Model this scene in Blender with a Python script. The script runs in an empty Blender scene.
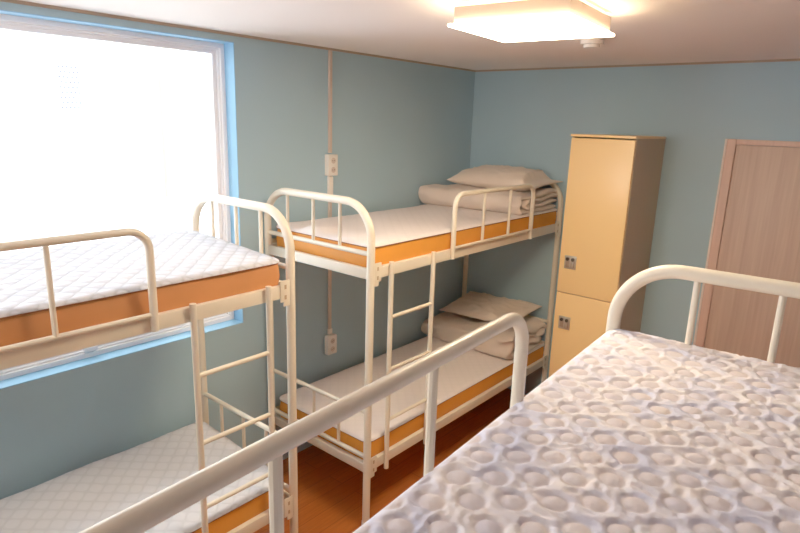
import bpy, math, random
from mathutils import Vector, Matrix, noise
random.seed(4)
PI = math.pi
scene = bpy.context.scene
col = scene.collection

# ------------------------------------------------------------------ measured room
H = 2.445            # ceiling height
ROOM_X, ROOM_Y = 3.70, -5.40
W = 0.77             # bunk width between post axes
L = 1.955            # bunk length
ZU, ZL = 1.355, 0.340   # side rail centres (upper, lower deck)
ZA = 1.683           # top bar of the end hoops
RP = 0.019           # post radius

# ------------------------------------------------------------------ materials
def srgb(r, g, b):
    f = lambda c: (c/255/12.92) if c/255 <= .04045 else ((c/255+.055)/1.055)**2.4
    return (f(r), f(g), f(b), 1)

class NT:
    def __init__(s, name):
        s.m = bpy.data.materials.new(name); s.m.use_nodes = True
        s.t = s.m.node_tree; s.n = s.t.nodes; s.l = s.t.links
        s.b = s.n['Principled BSDF']
    def add(s, k, **kw):
        x = s.n.new(k)
        for a, v in kw.items(): setattr(x, a, v)
        return x
    def link(s, a, b): s.l.new(a, b)
    def coords(s, scale=(1,1,1), rot=(0,0,0)):
        tc = s.add('ShaderNodeTexCoord'); mp = s.add('ShaderNodeMapping')
        mp.inputs['Scale'].default_value = scale; mp.inputs['Rotation'].default_value = rot
        s.link(tc.outputs['Object'], mp.inputs['Vector']); return mp.outputs['Vector']
    def noise(s, vec, scale, detail=3, rough=.5):
        n = s.add('ShaderNodeTexNoise'); n.inputs['Scale'].default_value = scale
        n.inputs['Detail'].default_value = detail; n.inputs['Roughness'].default_value = rough
        s.link(vec, n.inputs['Vector']); return n.outputs['Fac']
    def ramp(s, fac, stops):
        r = s.add('ShaderNodeValToRGB'); e = r.color_ramp.elements
        while len(e) < len(stops): e.new(.5)
        for i, (p, c) in enumerate(stops): e[i].position = p; e[i].color = c
        s.link(fac, r.inputs['Fac']); return r.outputs['Color']
    def bump(s, h, strength=.3, dist=.002):
        b = s.add('ShaderNodeBump'); b.inputs['Strength'].default_value = strength
        b.inputs['Distance'].default_value = dist
        s.link(h, b.inputs['Height']); s.link(b.outputs['Normal'], s.b.inputs['Normal'])

def mat_plain(name, c, rough=.5, var=.06, nscale=3, metallic=0, bump=0, bscale=200, spec=.5, sheen=0):
    t = NT(name); v = t.coords()
    lo = tuple(x*(1-var) for x in c[:3])+(1,); hi = tuple(min(1, x*(1+var)) for x in c[:3])+(1,)
    t.link(t.ramp(t.noise(v, nscale), [(.3, lo), (.7, hi)]), t.b.inputs['Base Color'])
    t.b.inputs['Roughness'].default_value = rough; t.b.inputs['Metallic'].default_value = metallic
    t.b.inputs['Specular IOR Level'].default_value = spec
    if sheen: t.b.inputs['Sheen Weight'].default_value = sheen
    if bump: t.bump(t.noise(v, bscale, 2), bump, .001)
    return t.m

def mat_quilt(name, c, period, strength):
    # diamond quilting pressed into a white pad
    t = NT(name); v = t.coords(rot=(0, 0, PI/4))
    w = []
    for d in ('X', 'Y'):
        x = t.add('ShaderNodeTexWave', wave_type='BANDS', bands_direction=d, wave_profile='SIN')
        x.inputs['Scale'].default_value = .314/period; x.inputs['Distortion'].default_value = .6
        x.inputs['Detail'].default_value = 1; x.inputs['Detail Scale'].default_value = 2
        t.link(v, x.inputs['Vector'])
        p = t.add('ShaderNodeMath', operation='POWER'); p.inputs[1].default_value = .45
        t.link(x.outputs['Fac'], p.inputs[0]); w.append(p.outputs[0])
    m = t.add('ShaderNodeMath', operation='MULTIPLY'); t.link(w[0], m.inputs[0]); t.link(w[1], m.inputs[1])
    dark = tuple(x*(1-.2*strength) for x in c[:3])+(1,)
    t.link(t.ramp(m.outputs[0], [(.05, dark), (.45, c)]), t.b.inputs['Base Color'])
    t.b.inputs['Roughness'].default_value = .8; t.b.inputs['Specular IOR Level'].default_value = .2
    t.bump(m.outputs[0], strength, .006)
    return t.m

def mat_wood_floor():
    t = NT('floor_planks'); v = t.coords(rot=(0, 0, PI/2))
    b = t.add('ShaderNodeTexBrick'); b.offset = .4
    b.inputs['Color1'].default_value = srgb(190, 104, 48); b.inputs['Color2'].default_value = srgb(176, 92, 38)
    b.inputs['Mortar'].default_value = srgb(146, 76, 30)
    b.inputs['Scale'].default_value = 1; b.inputs['Mortar Size'].default_value = .0022
    b.inputs['Brick Width'].default_value = .9; b.inputs['Row Height'].default_value = .11
    t.link(v, b.inputs['Vector'])
    g = t.add('ShaderNodeMapping'); g.inputs['Scale'].default_value = (2, 26, 1); t.link(v, g.inputs['Vector'])
    gr = t.ramp(t.noise(g.outputs['Vector'], 3, 6, .65), [(.3, (.62, .55, .5, 1)), (.7, (1.1, 1.05, 1, 1))])
    mx = t.add('ShaderNodeMix', data_type='RGBA', blend_type='MULTIPLY'); mx.inputs['Factor'].default_value = .7
    t.link(b.outputs['Color'], mx.inputs['A']); t.link(gr, mx.inputs['B'])
    t.link(mx.outputs['Result'], t.b.inputs['Base Color'])
    t.b.inputs['Roughness'].default_value = .3
    t.bump(b.outputs['Fac'], -.15, .001)
    return t.m

def mat_woodgrain(name, c1, c2):
    t = NT(name); v = t.coords(scale=(28, 28, 1.0))
    t.link(t.ramp(t.noise(v, 1.6, 6, .6), [(.3, c1), (.7, c2)]), t.b.inputs['Base Color'])
    t.b.inputs['Roughness'].default_value = .45
    return t.m

def mat_emit(name, c, s):
    t = NT(name); t.b.inputs['Base Color'].default_value = c
    t.b.inputs['Emission Color'].default_value = c; t.b.inputs['Emission Strength'].default_value = s
    return t.m

def mat_glass():
    t = NT('window_glass'); out = t.n['Material Output']; t.n.remove(t.b)
    tr = t.add('ShaderNodeBsdfTransparent'); gl = t.add('ShaderNodeBsdfGlossy'); gl.inputs['Roughness'].default_value = .02
    fr = t.add('ShaderNodeFresnel'); fr.inputs['IOR'].default_value = 1.2
    mx = t.add('ShaderNodeMixShader')
    t.link(fr.outputs[0], mx.inputs['Fac']); t.link(tr.outputs[0], mx.inputs[1]); t.link(gl.outputs[0], mx.inputs[2])
    t.link(mx.outputs[0], out.inputs['Surface']); return t.m

def mat_cloth(name, c):
    t = NT(name); v = t.coords(scale=(1, 1.6, 1.6), rot=(.2, .1, .5))
    lo = tuple(x*.93 for x in c[:3])+(1,)
    t.link(t.ramp(t.noise(v, 7, 4), [(.3, lo), (.7, c)]), t.b.inputs['Base Color'])
    t.b.inputs['Roughness'].default_value = .6; t.b.inputs['Specular IOR Level'].default_value = .35
    t.b.inputs['Sheen Weight'].default_value = .2
    n = t.add('ShaderNodeTexNoise', noise_type='RIDGED_MULTIFRACTAL'); n.inputs['Scale'].default_value = 7; n.inputs['Detail'].default_value = 3
    n.inputs['Distortion'].default_value = .6
    t.link(v, n.inputs['Vector']); t.bump(n.outputs['Fac'], .5, .008)
    return t.m

def mat_bubble():
    t = NT('puffed_white_pad'); v = t.coords()
    at = t.add('ShaderNodeAttribute'); at.attribute_name = 'puff'
    mx = t.add('ShaderNodeMix', data_type='RGBA'); t.link(at.outputs['Fac'], mx.inputs['Factor'])
    t.link(t.ramp(t.noise(v, 9, 4), [(.38, srgb(204, 208, 234)), (.62, srgb(232, 228, 234))]), mx.inputs['A'])
    t.link(t.ramp(t.noise(v, 7), [(.3, srgb(206, 203, 218)), (.7, srgb(218, 210, 214))]), mx.inputs['B'])  # circles tinted darker, shading of the pressed fabric put into the colour
    t.link(mx.outputs['Result'], t.b.inputs['Base Color'])
    t.b.inputs['Roughness'].default_value = .7; t.b.inputs['Specular IOR Level'].default_value = .25
    t.bump(t.noise(v, 55, 4, .6), .5, .003)
    return t.m

M = dict(
    wall=mat_plain('teal_wall_paint', srgb(159, 190, 207), .75, .04, 1.2, bump=.15, bscale=90, spec=.25),
    wall_dim=mat_plain('low_bounce_wall', srgb(84, 78, 74), .75, .04, 1.2),  # dark brown chosen to cut light bouncing off the unseen walls
    reveal=mat_plain('blue_reveal_paint', srgb(140, 194, 232), .6, .03, 2, spec=.3),
    ceiling=mat_plain('ceiling_paint', srgb(240, 230, 225), .85, .02, 1, spec=.2),
    trim=mat_plain('ceiling_trim', srgb(160, 138, 120), .6, .05, 4),
    floor=mat_wood_floor(),
    metal=mat_plain('cream_powder_coat', srgb(234, 224, 204), .32, .03, 8, bump=.03, bscale=500),
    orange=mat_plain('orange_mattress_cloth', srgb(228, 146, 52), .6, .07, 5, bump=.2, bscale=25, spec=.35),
    orange_shade=mat_plain('shaded_orange_mattress_cloth', srgb(206, 134, 80), .6, .07, 5, bump=.2, bscale=25, spec=.35),  # same orange cloth, browned for the shadow on the window bunk
    piping=mat_plain('brown_piping', srgb(140, 84, 44), .7),
    white_edge=mat_plain('white_edge_tape', srgb(228, 214, 204), .8),
    pad_blue=mat_quilt('quilted_white_pad', srgb(216, 216, 222), .055, .55),
    pad_window_lit=mat_quilt('quilted_pad_window_lit', srgb(212, 214, 224), .055, .95),  # copy of the quilted pad, toned down where window light overexposes it
    pad_pink=mat_quilt('quilted_pale_pad', srgb(240, 230, 228), .05, .15),
    bubble=mat_bubble(),
    bedding=mat_cloth('beige_grey_bedding', srgb(228, 210, 196)),
    pillow=mat_cloth('beige_pillow_cloth', srgb(234, 215, 198)),
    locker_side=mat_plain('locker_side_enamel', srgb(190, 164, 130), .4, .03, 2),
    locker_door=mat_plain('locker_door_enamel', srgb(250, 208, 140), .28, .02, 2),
    dark=mat_plain('dark_slot', srgb(52, 42, 36), .5),
    chrome=mat_plain('brushed_steel', srgb(190, 180, 165), .3, .04, 30, metallic=.8),
    door=mat_woodgrain('door_woodgrain', srgb(176, 146, 128), srgb(196, 164, 146)),
    casing=mat_woodgrain('casing_woodgrain', srgb(204, 164, 148), srgb(216, 178, 160)),
    plastic=mat_plain('white_plastic', srgb(236, 228, 220), .4, .02),
    raceway=mat_plain('pinkish_plastic', srgb(204, 184, 172), .5, .03),
    pvc=mat_plain('white_window_plastic', srgb(246, 245, 250), .4, .02),
    glass=mat_glass(),
    lamp_body=mat_plain('lamp_enamel', srgb(160, 142, 128), .5, .02),
    diffuser=mat_emit('lit_diffuser', (1, .76, .48, 1), 15),
    lamp_back=mat_emit('lit_back_edge', (1, .72, .34, 1), 2),
    facade=mat_plain('white_render', srgb(246, 246, 243), .9, .01, 1),
    facade_yellow=mat_plain('pale_yellow_render', srgb(250, 248, 112), .9, .01, 1),
    vent=mat_plain('vent_holes', srgb(96, 96, 104), .8),
)

# ------------------------------------------------------------------ mesh helper
class MB:
    def __init__(s): s.v = []; s.f = []
    def add(s, vs, fs):
        o = len(s.v); s.v += [Vector(x) for x in vs]; s.f += [[i+o for i in f] for f in fs]
    def box(s, lo, hi, bev=0):
        x0, y0, z0 = lo; x1, y1, z1 = hi
        if bev <= 0:
            s.add([(x0,y0,z0),(x1,y0,z0),(x1,y1,z0),(x0,y1,z0),(x0,y0,z1),(x1,y0,z1),(x1,y1,z1),(x0,y1,z1)],
                  [(0,3,2,1),(4,5,6,7),(0,1,5,4),(1,2,6,5),(2,3,7,6),(3,0,4,7)]); return
        import bmesh
        bm = bmesh.new(); bmesh.ops.create_cube(bm, size=1)
        for w in bm.verts:
            w.co = Vector(((x0+x1)/2+w.co.x*(x1-x0), (y0+y1)/2+w.co.y*(y1-y0), (z0+z1)/2+w.co.z*(z1-z0)))
        bmesh.ops.bevel(bm, geom=bm.edges[:], offset=bev, segments=2, profile=.6, affect='EDGES')
        bm.verts.index_update()
        s.add([w.co.copy() for w in bm.verts], [[w.index for w in f.verts] for f in bm.faces]); bm.free()
    def tube(s, pts, r, n=16, cap=True):
        pts = [Vector(p) for p in pts]; rings = []; up = None
        for i, p in enumerate(pts):
            t = ((pts[i]-pts[i-1]).normalized() if i else Vector()) + ((pts[i+1]-pts[i]).normalized() if i < len(pts)-1 else Vector())
            t.normalize()
            if up is None: up = t.orthogonal().normalized()
            up = (up - t*up.dot(t)).normalized(); side = t.cross(up)
            rings.append([p + r*(math.cos(2*PI*k/n)*up + math.sin(2*PI*k/n)*side) for k in range(n)])
        fs = []
        for i in range(len(rings)-1):
            for k in range(n):
                a, b = i*n+k, i*n+(k+1) % n; fs.append((a, b, b+n, a+n))
        if cap: fs += [tuple(reversed(range(n))), tuple(range((len(rings)-1)*n, len(rings)*n))]
        s.add([p for q in rings for p in q], fs)
    def disc(s, c, r, h, n=24):      # vertical puck
        s.tube([c, (c[0], c[1], c[2]+h)], r, n)
    def build(s, name, mat, parent=None, smooth=35, loc=(0,0,0)):
        me = bpy.data.meshes.new(name); me.from_pydata([tuple(v) for v in s.v], [], s.f); me.update()
        import bmesh
        bm = bmesh.new(); bm.from_mesh(me); bmesh.ops.recalc_face_normals(bm, faces=bm.faces[:]); bm.to_mesh(me); bm.free()
        me.materials.append(mat)
        for p in me.polygons: p.use_smooth = True
        me.set_sharp_from_angle(angle=math.radians(smooth))
        o = bpy.data.objects.new(name, me); col.objects.link(o); o.location = loc
        if parent: o.parent = parent
        return o

def arc(path_pts, radii, seg=10):
    """polyline with rounded corners"""
    P = [Vector(p) for p in path_pts]; out = [P[0]]
    for i in range(1, len(P)-1):
        r = radii[i-1]; a = (P[i-1]-P[i]).normalized(); b = (P[i+1]-P[i]).normalized()
        ang = a.angle(b); d = r/math.tan(ang/2)
        s0 = P[i]+a*d; s1 = P[i]+b*d; c = P[i]+(a+b).normalized()*(r/math.sin(ang/2))
        u = s0-c; w = s1-c; th = u.angle(w)
        for k in range(seg+1):
            t = k/seg; out.append(c + (math.sin((1-t)*th)*u + math.sin(t*th)*w)/math.sin(th))
    out.append(P[-1]); return out

def tag(o, label=None, cat=None, group=None, kind=None):
    for k, v in (('label', label), ('category', cat), ('group', group), ('kind', kind)):
        if v: o[k] = v
    return o
def empty(name, loc=(0,0,0), rz=0):
    o = bpy.data.objects.new(name, None); col.objects.link(o); o.location = loc; o.rotation_euler = (0,0,rz); return o

# ------------------------------------------------------------------ the room
def struct(name, mat, boxes, label, cat, bev=0):
    m = MB()
    for lo, hi in boxes: m.box(lo, hi, bev)
    return tag(m.build(name, mat), label, cat, kind='structure')

struct('floor', M['floor'], [((-.25, ROOM_Y-.1, -.06), (ROOM_X+.1, .1, 0))], 'glossy orange brown wood plank floor between the bunks', 'floor')
struct('ceiling', M['ceiling'], [((-.25, ROOM_Y-.1, H), (ROOM_X+.1, .1, H+.12))], 'flat off white painted ceiling', 'ceiling')
WY0, WY1, WZ0, WZ1 = -4.45, -2.132, .957, 2.405
struct('wall_left', M['wall'], [((-.22, ROOM_Y, 0), (0, WY0, H)), ((-.22, WY1, 0), (0, 0, H)),
        ((-.22, WY0, 0), (0, WY1, WZ0)), ((-.22, WY0, WZ1), (0, WY1, H))], 'muted blue painted wall with the large window and cable raceway', 'wall')
struct('wall_back', M['wall'], [((-.22, 0, 0), (ROOM_X, .1, H))], 'muted teal painted wall behind the tall locker', 'wall')
struct('wall_right', M['wall_dim'], [((ROOM_X, ROOM_Y, 0), (ROOM_X+.1, .1, H))], 'unseen wall on the right, browned to hold down bounced light', 'wall')
struct('wall_front', M['wall_dim'], [((-.22, ROOM_Y-.1, 0), (ROOM_X+.1, ROOM_Y, H))], 'unseen wall behind the viewer, browned to hold down bounced light', 'wall')
struct('trim_1', M['trim'], [((0, ROOM_Y, H-.012), (.012, 0, H))], 'thin brownish strip where the window wall meets the ceiling', 'trim')
struct('trim_2', M['trim'], [((.012, -.012, H-.012), (ROOM_X, 0, H))], 'thin brownish strip where the back wall meets the ceiling', 'trim')

# window: blue reveal, white frame, sliding sash, glass
win = tag(empty('window_1', (-.08, (WY0+WY1)/2, WZ0)), 'large white framed window with blue painted reveal, glaring daylight outside', 'window', kind='structure')
yc = (WY0+WY1)/2; hw = (WY1-WY0)/2; hh = WZ1-WZ0
def ring(m, x0, x1, y0, y1, z0, z1, w, bev=0):
    m.box((x0, y0, z0), (x1, y1, z0+w), bev); m.box((x0, y0, z1-w), (x1, y1, z1), bev)
    m.box((x0, y0, z0+w), (x1, y0+w, z1-w), bev); m.box((x0, y1-w, z0+w), (x1, y1, z1-w), bev)
m = MB(); ring(m, 0, .081, -hw, hw, 0, hh, .004); m.build('reveal', M['reveal'], win)
m = MB(); ring(m, -.07, 0, -hw+.0, hw-.0, .0, hh, .026, .004); ring(m, -.03, -.012, -hw+.026, hw-.026, .026, hh-.026, .008, .002)
m.build('window_frame', M['pvc'], win)
sash = MB(); ring(sash, -.055, -.031, -.1, hw-.028, .028, hh-.028, .026, .004)
sa = sash.build('sash', M['pvc'], win)
m = MB(); m.box((-.045, -.075, .053), (-.041, hw-.053, hh-.053)); m.build('pane', M['glass'], sa)
sash = MB(); ring(sash, -.069, -.057, -hw+.028, -.06, .028, hh-.028, .026, .003)
sb = sash.build('sash', M['pvc'], win)
m = MB(); m.box((-.065, -hw+.053, .053), (-.061, -.085, hh-.053)); m.build('pane', M['glass'], sb)
m = MB(); m.box((-.012, .36, .03), (.004, .42, .052), .003); m.build('latch', M['pvc'], win)

# door in the back wall
DX0, DX1, DZ = 1.782, 2.74, 2.012
door = tag(empty('door_1', ((DX0+DX1)/2, 0, 0)), 'pinkish brown woodgrain door with lighter wood casing, right of the locker', 'door', kind='structure')
w2 = (DX1-DX0)/2
m = MB(); m.box((-w2, -.028, 0), (-w2+.058, 0, DZ), .003); m.box((w2-.058, -.028, 0), (w2, 0, DZ), .003); m.box((-w2+.058, -.028, DZ-.03), (w2-.058, 0, DZ), .003)
m.build('door_casing', M['casing'], door)
m = MB(); m.box((-w2-.0, -.034, 0), (-w2+.012, -.0281, DZ), .002); m.build('casing_highlight', M['white_edge'], door)  # pale strip, colour carries the highlight along the casing's outer edge
m = MB(); m.box((-w2+.059, -.014, .005), (w2-.059, -.001, DZ-.031), .002); m.build('door_leaf', M['door'], door)
m = MB(); m.tube(arc([(w2-.12, -.014, 1.0), (w2-.12, -.06, 1.0), (w2-.24, -.06, 1.0)], [.012]), .009); m.tube([(w2-.12, -.014, 1.0), (w2-.12, -.022, 1.0)], .026, 24)
m.build('door_handle', M['chrome'], door)

# ------------------------------------------------------------------ bunk beds
# local frame: x = 0 at the ladder side running back to W, y = 0 at the ladder end running to L (times sy)
def bunk(origin, rz, sx, sy, width, label, g0=.632, g1=1.5, bars=(.27, .52, .78), gx=-.019):
    root = tag(empty('bunk_bed', origin, rz), label, 'bunk bed', 'cream tubular steel bunk beds')
    X = lambda x, y, z: (sx*x, sy*y, z)
    def bx(m, x0, x1, y0, y1, z0, z1, bev=0):
        a, b = sorted((sx*x0, sx*x1)); c, d = sorted((sy*y0, sy*y1)); m.box((a, c, z0), (b, d, z1), bev)
    for y in (0, L):
        m = MB()
        m.tube(arc([X(0, y, 0), X(0, y, ZA), X(width, y, ZA), X(width, y, 0)], [.165, .165], 14), RP, 20)
        ef = m.build('end_frame', M['metal'], root)
        for zc in (ZU, ZL):
            b = MB(); bx(b, .012, width-.012, y-.012, y+.012, zc-.026, zc+.024, .003); b.build('end_rail', M['metal'], ef)
        for zc in (1.449, .398, .645):
            b = MB(); b.tube([X(.01, y, zc), X(width-.01, y, zc)], .0115, 12); b.build('crossbar', M['metal'], ef)
        for q in bars:
            b = MB(); b.tube([X(width*q, y, 1.449), X(width*q, y, ZA-.01)], .0085, 10); b.build('upright_bar', M['metal'], ef)
            b = MB(); b.tube([X(width*q, y, .398), X(width*q, y, .645)], .0085, 10); b.build('upright_bar', M['metal'], ef)
        for x in (0, width):
            b = MB(); b.disc(X(x, y, 0), RP+.003, .03, 20); b.build('foot_cap', M['white_edge'], ef)
    for zc in (ZU, ZL):
        for x, sgn in ((.006, -1), (width-.006, 1)):
            m = MB(); bx(m, x-.0125, x+.0125, .012, L-.012, zc-.027, zc+.027, .003)
            r = m.build('side_rail', M['metal'], root)
            for y, s2 in ((0, 1), (L, -1)):
                b = MB(); xo = x+sgn*.0155
                bx(b, xo-.003, xo+.003, *sorted((y+s2*.012, y+s2*.062)), zc-.042, zc+.05, .002)
                bx(b, xo-.003, xo+.003, *sorted((y+s2*.012, y+s2*.045)), zc-.062, zc-.04, .002)
                br = b.build('bracket', M['metal'], r)
                if sgn < 0:
                    for dz in (-.022, .022):
                        b = MB(); bx(b, xo-.0042, xo-.0028, *sorted((y+s2*.032, y+s2*.042)), zc+dz-.009, zc+dz+.009)
                        b.build('bracket_slot', M['locker_side'], br)
        m = MB(); bx(m, .02, width-.02, .014, L-.014, zc-.022, zc-.012)
        m.build('deck_panel', M['metal'], root)
    # ladder
    lad = MB()
    lad.tube([X(-.019, .127, .290), X(-.019, .127, 1.398)], .0125, 14)
    ld = lad.build('ladder', M['metal'], root)
    s_ = MB(); s_.tube([X(-.019, .46, .290), X(-.019, .46, 1.398)], .0125, 14); s_.build('ladder_post', M['metal'], ld)
    for z in (1.118, .842, .565):
        r_ = MB(); r_.tube([X(-.019, .132, z), X(-.019, .455, z)], .0095, 12); r_.build('rung', M['metal'], ld)
    # guard rail
    m = MB(); m.tube(arc([X(gx, g0, 1.334), X(gx, g0, 1.684), X(gx, g1, 1.684), X(gx, g1, 1.334)], [.07, .07], 8), .0135, 16)
    gr = m.build('guard_rail', M['metal'], root)
    m = MB(); m.tube([X(gx, g0, 1.392), X(gx, g1, 1.392)], .0085, 10); m.build('bottom_bar', M['metal'], gr)
    for k in (1, 2):
        y = g0+(g1-g0)*k/3
        m = MB(); m.tube([X(gx, y, 1.392), X(gx, y, 1.68)], .0085, 10); m.build('upright_bar', M['metal'], gr)
    return root

# mattress: cloth body + quilted top; local x 0..w, y 0..l, z 0 = underside
def rr_outline(w, l, r, n=8):
    out = []
    for cx, cy, a0 in ((w-r, r, -90), (w-r, l-r, 0), (r, l-r, 90), (r, r, 180)):
        for k in range(n+1):
            a = math.radians(a0+90*k/n); out.append((cx+r*math.cos(a), cy+r*math.sin(a)))
    # subdivide long sides
    res = []
    for i, p in enumerate(out):
        q = out[(i+1) % len(out)]; d = math.dist(p, q); k = max(1, int(d/.05))
        for j in range(k): res.append((p[0]+(q[0]-p[0])*j/k, p[1]+(q[1]-p[1])*j/k))
    return res
def slab(m, w, l, r, rings, jitter=0, seed=0):
    """rings: list of (inset, z)"""
    base = rr_outline(w, l, r); n = len(base); vs = []; fs = []
    for inset, z in rings:
        for x, y in base:
            px = x + (inset if x < w/2 else -inset)*min(1, abs(x-w/2)/(w/2-.0)) if True else x
            py = y + (inset if y < l/2 else -inset)*min(1, abs(y-l/2)/(l/2))
            j = jitter*noise.noise(Vector((px*5+seed, py*5, z*9)))
            vs.append((px+(j if x > w/2 else -j), py+(j if y > l/2 else -j), z + jitter*.6*noise.noise(Vector((px*7, py*7+seed, 3)))))
    for i in range(len(rings)-1):
        for k in range(n):
            a, b = i*n+k, i*n+(k+1) % n; fs.append((a, b, b+n, a+n))
    fs.append(tuple(reversed(range(n)))); fs.append(tuple(range((len(rings)-1)*n, len(rings)*n)))
    m.add(vs, fs)
def top_surface(m, w, l, r, z0, z1, step, fz):
    """pad: gridded top with rounded corners, skirt down to z0"""
    nu, nv = int(w/step), int(l/step); vs = []; fs = []
    def clampc(x, y):
        cx = min(max(x, r), w-r); cy = min(max(y, r), l-r); dx, dy = x-cx, y-cy; d = math.hypot(dx, dy)
        if dx != 0 and dy != 0 and d > r: x, y = cx+dx*r/d, cy+dy*r/d
        return x, y
    for j in range(nv+1):
        for i in range(nu+1):
            x, y = clampc(w*i/nu, l*j/nv)
            e = min(x, y, w-x, l-y)
            # signed distance in corner
            cx = min(max(x, r), w-r); cy = min(max(y, r), l-r)
            if x != cx and y != cy: e = r-math.hypot(x-cx, y-cy)
            t = min(1, max(0, e)/.02); roll = math.sqrt(max(0, 1-(1-t)**2))
            z = z0 + (z1-z0)*(.45+.55*roll) + fz(x, y)*t
            vs.append((x, y, z))
    idx = lambda i, j: j*(nu+1)+i
    for j in range(nv):
        for i in range(nu): fs.append((idx(i, j), idx(i+1, j), idx(i+1, j+1), idx(i, j+1)))
    border = [idx(i, 0) for i in range(nu)] + [idx(nu, j) for j in range(nv)] + [idx(i, nv) for i in range(nu, 0, -1)] + [idx(0, j) for j in range(nv, 0, -1)]
    o = len(vs)
    for b in border: vs.append((vs[b][0], vs[b][1], z0))
    n = len(border)
    for k in range(n): fs.append((border[k], o+k, o+(k+1) % n, border[(k+1) % n]))
    fs.append(tuple(o+k for k in range(n)))
    m.add(vs, fs)

def mattress(loc, rz, w, l, label, side, pad, fz, step=.02, zt=.133, tape='piping', over=.006, group=None):
    root = tag(empty('mattress', loc, rz), label, 'mattress', group)
    m = MB(); slab(m, w, l, .045, [(.02, 0), (.004, .008), (0, .03), (-.003, zt/2), (0, zt-.02), (.004, zt-.004)], .006, loc[1])
    m.build('mattress_body', M[side], root, 60)
    o = rr_outline(w, l, .045); m = MB()
    pts = [(x + (-.001 if x < w/2 else .001), y, zt-.003) for x, y in o]; m.tube(pts+[pts[0]], .0045, 8, False)
    m.build('edge_piping', M[tape], root)
    m = MB(); top_surface(m, w+2*over, l+2*over, .05, zt-.001, zt+.011, step, fz)
    m.v = [v+Vector((-over, -over, 0)) for v in m.v]
    m.build('quilted_top', M[pad], root, 80)
    return root

soft = lambda x, y: .004*noise.noise(Vector((x*4, y*4, 0)))+.002*noise.noise(Vector((x*14, y*14, 2)))
def soft_edge(x, y):   # pad rucked up at its foot end
    f = max(0, 1-y/.28)
    return soft(x, y) + f*(.010*math.sin(x*13+.8)**2 + .028*math.exp(-((x-.30)/.06)**2))
HU, HV = .05, .079     # puffed circle lattice
def bubbles(x, y):
    i0 = round(x/HU); best = 9
    for i in (i0-1, i0, i0+1):
        yy = y - (HV/2 if i % 2 else 0); j = round(yy/HV)
        cx = i*HU + .004*noise.noise(Vector((i*3.1, j*1.7, 5))); cy = j*HV + (HV/2 if i % 2 else 0) + .004*noise.noise(Vector((i*2.3, j*2.9, 9)))
        best = min(best, math.hypot(x-cx, y-cy))
    R = .0210
    if best < R: return .0065*math.sqrt(max(0, 1-(best/R)**2)) - .0030 + .006*noise.noise(Vector((x*3.1, y*3.1, 7))) + .0006*noise.noise(Vector((x*60, y*60, 1)))
    t = min(1, (best-R)/.006); h = -.0025 + .0065*(1-(1-t)**2)
    q = Vector((x*40+2*noise.noise(Vector((x*9, y*9, 2))), y*52, 1))
    rid = 1-abs(noise.noise(q))*2.6
    return h + t*(.0034*rid + .0016*noise.noise(Vector((x*85, y*70, 4)))-.002) + .006*noise.noise(Vector((x*3.1, y*3.1, 7)))
def in_circle(x, y):
    i0 = round(x/HU); best = 9
    for i in (i0-1, i0, i0+1):
        yy = y - (HV/2 if i % 2 else 0); j = round(yy/HV)
        cx = i*HU + .004*noise.noise(Vector((i*3.1, j*1.7, 5))); cy = j*HV + (HV/2 if i % 2 else 0) + .004*noise.noise(Vector((i*2.3, j*2.9, 9)))
        best = min(best, math.hypot(x-cx, y-cy))
    return max(0, min(1, (.0228-best)/.004))

B1 = (.746, -2.410, 0); W1 = .716
B2 = (.798, -1.977, 0)
PH = .0628
B3 = (2.058, -2.2835, 0)
bunk(B1, 0, -1, -1, W1, 'cream steel bunk bed under the window, its ladder end facing the middle bunk', .605, 1.53)
bunk(B2, 0, -1, 1, W-.003, 'cream steel bunk bed in the far corner beside the locker, bedding folded on it')
# near bunk: ladder side faces left, ladder end is the far end
B3e = (B3[0]-.006*math.cos(PH), B3[1]-.006*math.sin(PH)-.003, 0)
bunk(B3e, PH, 1, -1, W, 'nearest cream steel bunk bed at lower right, thick guard rail crossing the foreground', .615, 1.61, (.262, .513, .765), -.007)

ZD = ZU-.012; ZDL = ZL-.012
mattress((B1[0]-W1+.022, B1[1]-1.975, ZD), 0, W1-.042, 1.95, 'orange sided mattress with white quilted top toned for the window light, on upper deck under the window', 'orange_shade', 'pad_window_lit', lambda x, y: soft(x, y)+.035*(1-x/W1))
mattress((B1[0]-W1+.022, B1[1]-1.975, ZDL), 0, W1-.042, 1.95, 'orange mattress with white quilted top, on lower deck below the window', 'orange', 'pad_blue', lambda x, y: soft(x, y)+.05*(1-x/W1))
mattress((.03+.022, B2[1]+.025, ZD), 0, W-.045, 1.95, 'orange mattress with pale pinkish top rucked at its foot, upper deck of the corner bunk', 'orange', 'pad_pink', soft_edge)
mattress((.03+.022, B2[1]+.025, ZDL), 0, W-.045, 1.95, 'orange mattress with pale pinkish top, lower deck of the corner bunk', 'orange', 'pad_pink', soft)
c, s = math.cos(PH), math.sin(PH)
ml = 1.95
ox = B3e[0]+.024*c+(ml+.025)*s; oy = B3e[1]+.024*s-(ml+.025)*c
near_mattress = mattress((ox, oy, ZD), PH, W-.048, ml, 'mattress with white top puffed in rows of circles, filling the lower right foreground', 'orange', 'bubble', bubbles, .0043, zt=.137, tape='white_edge', over=.030)

for ch in near_mattress.children:
    if ch.name.startswith('quilted_top'):
        at = ch.data.attributes.new('puff', 'FLOAT', 'POINT')
        at.data.foreach_set('value', [in_circle(p.co.x+.030, p.co.y+.030) for p in ch.data.vertices])

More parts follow.
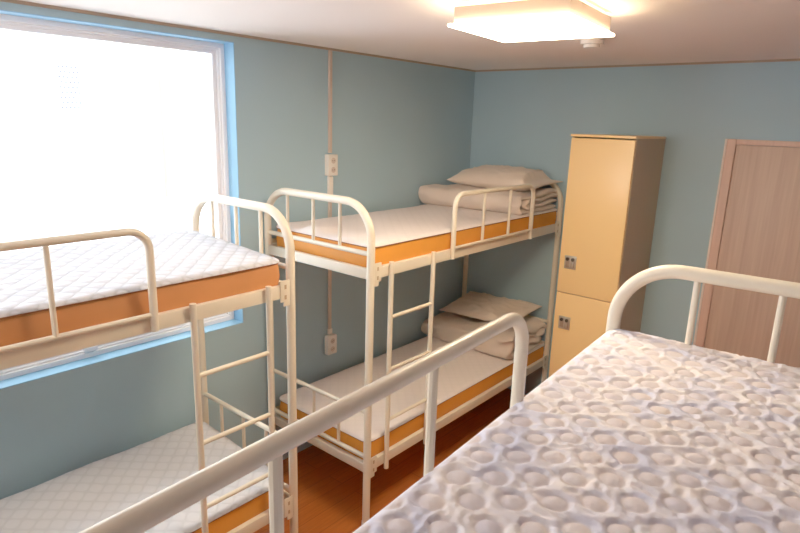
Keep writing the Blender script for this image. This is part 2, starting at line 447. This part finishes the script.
# ------------------------------------------------------------------ bedding
def duvet(loc, rz, width, depth, label, seed, rough, tilt=0, shear=0):
    """layers of folded cloth; fold bulge faces -y, layer ends show at +x"""
    R = .058; d = depth
    path = []
    def seg(p, q, n): 
        for k in range(n): path.append((p[0]+(q[0]-p[0])*k/n, p[1]+(q[1]-p[1])*k/n))
    def turn(cy, cz, r, a0, a1, n):
        for k in range(n): a = math.radians(a0+(a1-a0)*k/n); path.append((cy+r*math.cos(a), cz+r*math.sin(a)))
    z0, z1 = .022, .118
    seg((0, z0), (-d+.05, z0), 12); turn(-d+.05, .07, .048, 270, 90, 12)
    seg((-d+.05, z1), (-.03, z1), 12); turn(-.03, z1-.016, .016, 90, -90, 7)
    seg((-.03, z1-.032), (-d+.10, z1-.032), 12); turn(-d+.10, z1-.048, .016, 90, 270, 7)
    seg((-d+.10, z1-.064), (-.02, z1-.064), 12); path.append((-.02, z1-.064))
    th = .0155; n = len(path); NX = 46; m = MB(); vs = []
    P = [Vector((0, a, b)) for a, b in path]; N = []
    for i in range(n):
        t = P[min(i+1, n-1)]-P[max(i-1, 0)]; t.normalize(); N.append(Vector((0, -t.z, t.y)))
    for k in range(NX+1):
        fx = k/NX; x = (fx-.5)*width; e = min(fx, 1-fx)/.04; es = math.sqrt(max(0, 1-(1-min(1, e))**2))
        for sgn in (1, -1):
            for i in range(n):
                p = P[i]; ee = min(i, n-1-i)/2.; es2 = math.sqrt(max(0, 1-(1-min(1, ee))**2))
                t = th*(.3+.7*es)*(.35+.65*es2)
                sag = .012*noise.noise(Vector((x*4, i*.12, seed)))+.006*noise.noise(Vector((x*13, i*.3, seed+3)))
                q = p + N[i]*sgn*t
                zfac = min(1, q.z/.05)
                amp = rough*(1 + 1.4*max(0, fx-.8)/.2)
                cr = noise.noise(Vector((x*5+q.y*4, q.y*9-x*2, seed+q.z*6)))
                q.z += .009*max(0, 1-abs(cr)*6)*zfac; q.y -= .007*max(0, 1-abs(cr)*6)
                q = q + Vector((amp*.6*noise.noise(Vector((i*.25, seed, x*3))), amp*noise.noise(Vector((x*6, q.y*8, q.z*20+seed))), zfac*(sag+amp*.7*noise.noise(Vector((x*9, q.y*7, seed+q.z*8))))))
                vs.append((x+q.x, q.y+shear*(fx-.5), max(.002, q.z*(1+tilt*fx))))
    fs = []; st = 2*n
    for k in range(NX):
        for i in range(n-1):
            a = k*st+i; fs.append((a, a+1, a+1+st, a+st)); b = k*st+n+i; fs.append((b, b+st, b+1+st, b+1))
        a = k*st; fs.append((a, a+st, a+st+n, a+n)); a = k*st+n-1; fs.append((a, a+n, a+n+st, a+st))
    for k in (0, NX):
        for i in range(n-1): a = k*st+i; fs.append((a, a+n, a+n+1, a+1))
    m.add(vs, fs); o = m.build('folded_duvet', M['bedding'], None, 80, loc); o.rotation_euler.z = rz
    md = o.modifiers.new('soften', 'SUBSURF'); md.levels = 1; md.render_levels = 1
    return tag(o, label, 'duvet', 'folded beige duvets on the corner bunk')

def pillow(loc, rot, a, b, h, label, seed, flap=.0):
    m = MB(); vs = []; fs = []; NU, NV = 44, 32
    for sgn in (1, -1):
        for j in range(NV+1):
            for i in range(NU+1):
                s_, t_ = 2*i/NU-1, 2*j/NV-1
                x = a*s_*(.94+.06*t_*t_); y = b*t_*(.93+.07*s_*s_)
                core = max(0, (1-abs(s_)**3.2))*max(0, (1-abs(t_)**2.6))
                if flap and s_ > 1-flap*2: core *= max(.12, 1-((s_-(1-flap*2))/(flap*.6)))
                z = h*core**.55
                wr = .006*noise.noise(Vector((x*9, y*9, seed)))+.0035*noise.noise(Vector((x*22, y*16, seed+2)))
                cr = noise.noise(Vector((x*6+y*5, y*13-x*3, seed+9)))
                wr += .012*max(0, 1-abs(cr)*6) - .003
                edge = .007*noise.noise(Vector((x*7, y*7, seed+5)))
                vs.append((x, y, (sgn*z*(1 if sgn > 0 else .55) + sgn*wr*min(1, core*3)) + sgn*.003 + edge))
    n = (NU+1)*(NV+1); idx = lambda i, j: j*(NU+1)+i
    for j in range(NV):
        for i in range(NU):
            q = (idx(i, j), idx(i+1, j), idx(i+1, j+1), idx(i, j+1)); fs.append(q); fs.append(tuple(n+k for k in reversed(q)))
    bd = [idx(i, 0) for i in range(NU)] + [idx(NU, j) for j in range(NV)] + [idx(i, NV) for i in range(NU, 0, -1)] + [idx(0, j) for j in range(NV, 0, -1)]
    for k in range(len(bd)): p, q = bd[k], bd[(k+1) % len(bd)]; fs.append((p, p+n, q+n, q))
    m.add(vs, fs); o = m.build('pillow', M['pillow'], None, 80, loc); o.rotation_euler = rot
    return tag(o, label, 'pillow', 'beige pillows on the corner bunk')

ZT, ZTL = ZD+.143, ZDL+.143
duvet((.392, -.05, ZT-.006), 0, .77, .55, 'beige grey duvet folded thick on the upper deck of the corner bunk', 1.3, .015, 0, .09)
pillow((.455, -.235, ZT+.182), (math.radians(3), math.radians(0), math.radians(2)), .345, .215, .092, 'flat beige pillow on the upper folded duvet, its case flap hanging toward the locker', 2.0, .16)
duvet((.395, -.03, ZTL-.006), 0, .775, .52, 'beige grey duvet folded with crumpled ends on the lower deck of the corner bunk', 6.1, .022, .35)
pillow((.395, -.215, ZTL+.232), (math.radians(10), math.radians(-3), math.radians(-3)), .33, .20, .05, 'beige pillow tilted on the lower folded duvet, its corner pointing to the locker', 8.0)

# ------------------------------------------------------------------ locker
lk = tag(empty('locker', (1.25, -.2635, 0)), 'tall cream two-door locker between the corner bunk and the wood door', 'locker')
lx0, lx1, ly0, ly1, lz = -.192, .192, -.262, .2605, 2.012
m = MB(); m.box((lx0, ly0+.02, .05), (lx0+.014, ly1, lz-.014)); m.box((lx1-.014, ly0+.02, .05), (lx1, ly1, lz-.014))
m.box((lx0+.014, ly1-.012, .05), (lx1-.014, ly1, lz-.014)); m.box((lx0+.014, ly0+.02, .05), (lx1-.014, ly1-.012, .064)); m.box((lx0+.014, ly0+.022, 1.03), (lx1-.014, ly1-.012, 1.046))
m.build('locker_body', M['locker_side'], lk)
m = MB(); m.box((lx0-.002, ly0-.004, lz-.014), (lx1+.002, ly1, lz), .003); m.build('top_panel', M['locker_door'], lk)
m = MB(); m.box((lx0+.01, ly0+.04, 0), (lx1-.01, ly1-.01, .05)); m.build('plinth', M['dark'], lk)
for z0, z1, pz in ((.055, 1.036, .845), (1.041, lz-.022, 1.238)):
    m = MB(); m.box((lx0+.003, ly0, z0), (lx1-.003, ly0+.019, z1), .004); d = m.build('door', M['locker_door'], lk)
    px = lx0+.075
    m = MB(); ring_ = m
    m.box((px-.038, ly0-.005, pz-.042), (px+.038, ly0+.001, pz+.042), .003); p = m.build('lock_plate', M['chrome'], d)
    m = MB(); m.box((px-.028, ly0-.0065, pz-.03), (px-.004, ly0-.0045, pz+.03), .001); m.box((px+.006, ly0-.0065, pz-.03), (px+.028, ly0-.0045, pz+.03), .001)
    m.build('lock_recess', M['trim'], p)
    m = MB()
    for dx in (-.017, .017): m.tube([(px+dx, ly0-.003, pz+.02), (px+dx, ly0-.013, pz+.02)], .0105, 16)
    m.build('lock_knob', M['dark'], p)
    m = MB(); m.box((px+.010, ly0-.012, pz-.028), (px+.024, ly0-.006, pz+.006), .002); m.build('latch', M['chrome'], p)

# ------------------------------------------------------------------ raceway and outlets on the window wall
CY = -1.497
rw = MB(); rw.box((0, CY-.011, 1.86), (.014, CY+.011, H-.013), .002); rw.box((0, CY-.011, .73), (.014, CY+.011, 1.725), .002)
r0 = tag(rw.build('cable_raceway', M['raceway']), 'narrow pinkish cable raceway running down the wall between the two outlets', 'cable raceway')
m = MB(); m.box((0, CY-.017, 1.60), (.018, CY+.017, 1.722), .003); m.build('coupling', M['plastic'], r0)
m = MB(); m.box((0, CY-.016, .73), (.017, CY+.016, .765), .003); m.build('coupling', M['plastic'], r0)
for z, lab in ((1.79, 'white surface-mounted outlet high on the wall above the corner bunk'), (.662, 'white surface-mounted outlet low on the wall between the two bunks')):
    t = tag(empty('power_outlet', (0, CY, z)), lab, 'power outlet', 'surface outlets on the window wall')
    m = MB(); m.box((0.0, -.038, -.062), (.036, .038, .062), .005); m.build('outlet_box', M['plastic'], t)
    for dz in (-.027, .027):
        m = MB(); m.tube([(.034, 0, dz), (.0385, 0, dz)], .017, 20); sk = m.build('socket', M['raceway'], t)
        m = MB()
        for dy in (-.007, .007): m.tube([(.0383, dy, dz), (.0392, dy, dz)], .0028, 8)
        m.build('socket_hole', M['dark'], sk)

# ------------------------------------------------------------------ ceiling lamp, detector
lamp = tag(empty('ceiling_light', (1.562, -2.005, H), math.radians(5)), 'square lit ceiling lamp with cream metal body and glowing diffuser', 'ceiling light')
a = .200
m = MB(); m.box((-a, -a, -.070), (a, a, -.016), .004); m.build('lamp_body', M['lamp_body'], lamp)
m = MB(); m.box((-a+.02, -a+.02, -.0155), (a-.02, a-.02, -.001)); m.build('back_glow', M['lamp_back'], lamp)
m = MB(); m.box((-a-.014, -a-.014, -.080), (a+.014, a+.014, -.071), .003); m.build('diffuser', M['diffuser'], lamp)
m = MB(); m.disc((0, 0, -.022), .052, .022, 28); m.disc((0, 0, -.036), .036, .014, 28)
sd = m.build('smoke_detector', M['plastic'], None, 35, (1.414, -1.175, H)); tag(sd, 'small round white smoke detector on the ceiling beyond the lamp', 'smoke detector')

# ------------------------------------------------------------------ the neighbouring building outside
fb = tag(empty('building', (-3.0, -2.5, -2.0)), 'white overexposed neighbouring building seen through the window', 'building')
m = MB(); m.box((-.3, -9, -1), (0, 9, 9)); m.build('facade', M['facade'], fb)
m = MB(); m.box((0, 1.57, 3.25), (.06, 1.81, 4.63), .01); m.build('yellow_pilaster', M['facade_yellow'], fb)
m = MB()
for j in range(9):
    for i in range(5):
        y = .69+.034*i + (.015 if j % 2 else 0); z = 4.42-.042*j
        m.tube([(.0, y, z), (.006, y, z)], .011, 8)
m.build('vent_grille', M['vent'], fb)

# ------------------------------------------------------------------ light
w = bpy.data.worlds.new('sky'); scene.world = w; w.use_nodes = True
bg = w.node_tree.nodes['Background']; sk = w.node_tree.nodes.new('ShaderNodeTexSky')
sk.sky_type = 'HOSEK_WILKIE'; sk.turbidity = 4; sk.sun_direction = Vector((.6, -.3, .7)).normalized()
mx = w.node_tree.nodes.new('ShaderNodeMix'); mx.data_type = 'RGBA'; mx.inputs['Factor'].default_value = .75
mx.inputs['B'].default_value = (.80, .90, 1, 1); w.node_tree.links.new(sk.outputs['Color'], mx.inputs['A'])
w.node_tree.links.new(mx.outputs['Result'], bg.inputs['Color']); bg.inputs['Strength'].default_value = 2.5

def light(kind, name, loc, energy, color, target=None, **kw):
    d = bpy.data.lights.new(name, kind); d.energy = energy; d.color = color
    for k, v in kw.items(): setattr(d, k, v)
    o = bpy.data.objects.new(name, d); col.objects.link(o); o.location = loc
    if target is not None: o.rotation_euler = (Vector(target)-Vector(loc)).to_track_quat('-Z', 'Y').to_euler()
    return o
light('SUN', 'sun', (4, -4, 8), 3, (1, .98, .94), (-3, -2.5, 1.5), angle=.02)
light('AREA', 'fill_light', (.7, -5.2, 2.0), 9, (1, .88, .76), (1.6, -1, .9), size=.6)  # unseen area fill added behind the camera to brighten fronts

# ------------------------------------------------------------------ camera (solved from the photograph)
cam = bpy.data.cameras.new('camera'); co = bpy.data.objects.new('camera', cam); col.objects.link(co); scene.camera = co
d = Vector((-0.62410046, 0.74456275, -0.23690702)); R = Vector((0.76126746, 0.64773147, 0.03026229)); U = Vector((-0.1759843, 0.16146289, 0.97106089))
mt = Matrix((R, U, -d)).transposed().to_4x4(); mt.translation = Vector((2.6272, -3.9473, 2.0518)); co.matrix_world = mt
cam.sensor_fit = 'HORIZONTAL'; cam.sensor_width = 36; cam.lens = 593.81/800*36; cam.clip_start = .02
scene.view_settings.view_transform = 'Standard'; scene.view_settings.look = 'None'
scene.view_settings.exposure = 1.42
scene.view_settings.gamma = 1.3
scene.cycles.max_bounces = 10; scene.cycles.diffuse_bounces = 6; scene.cycles.transparent_max_bounces = 12
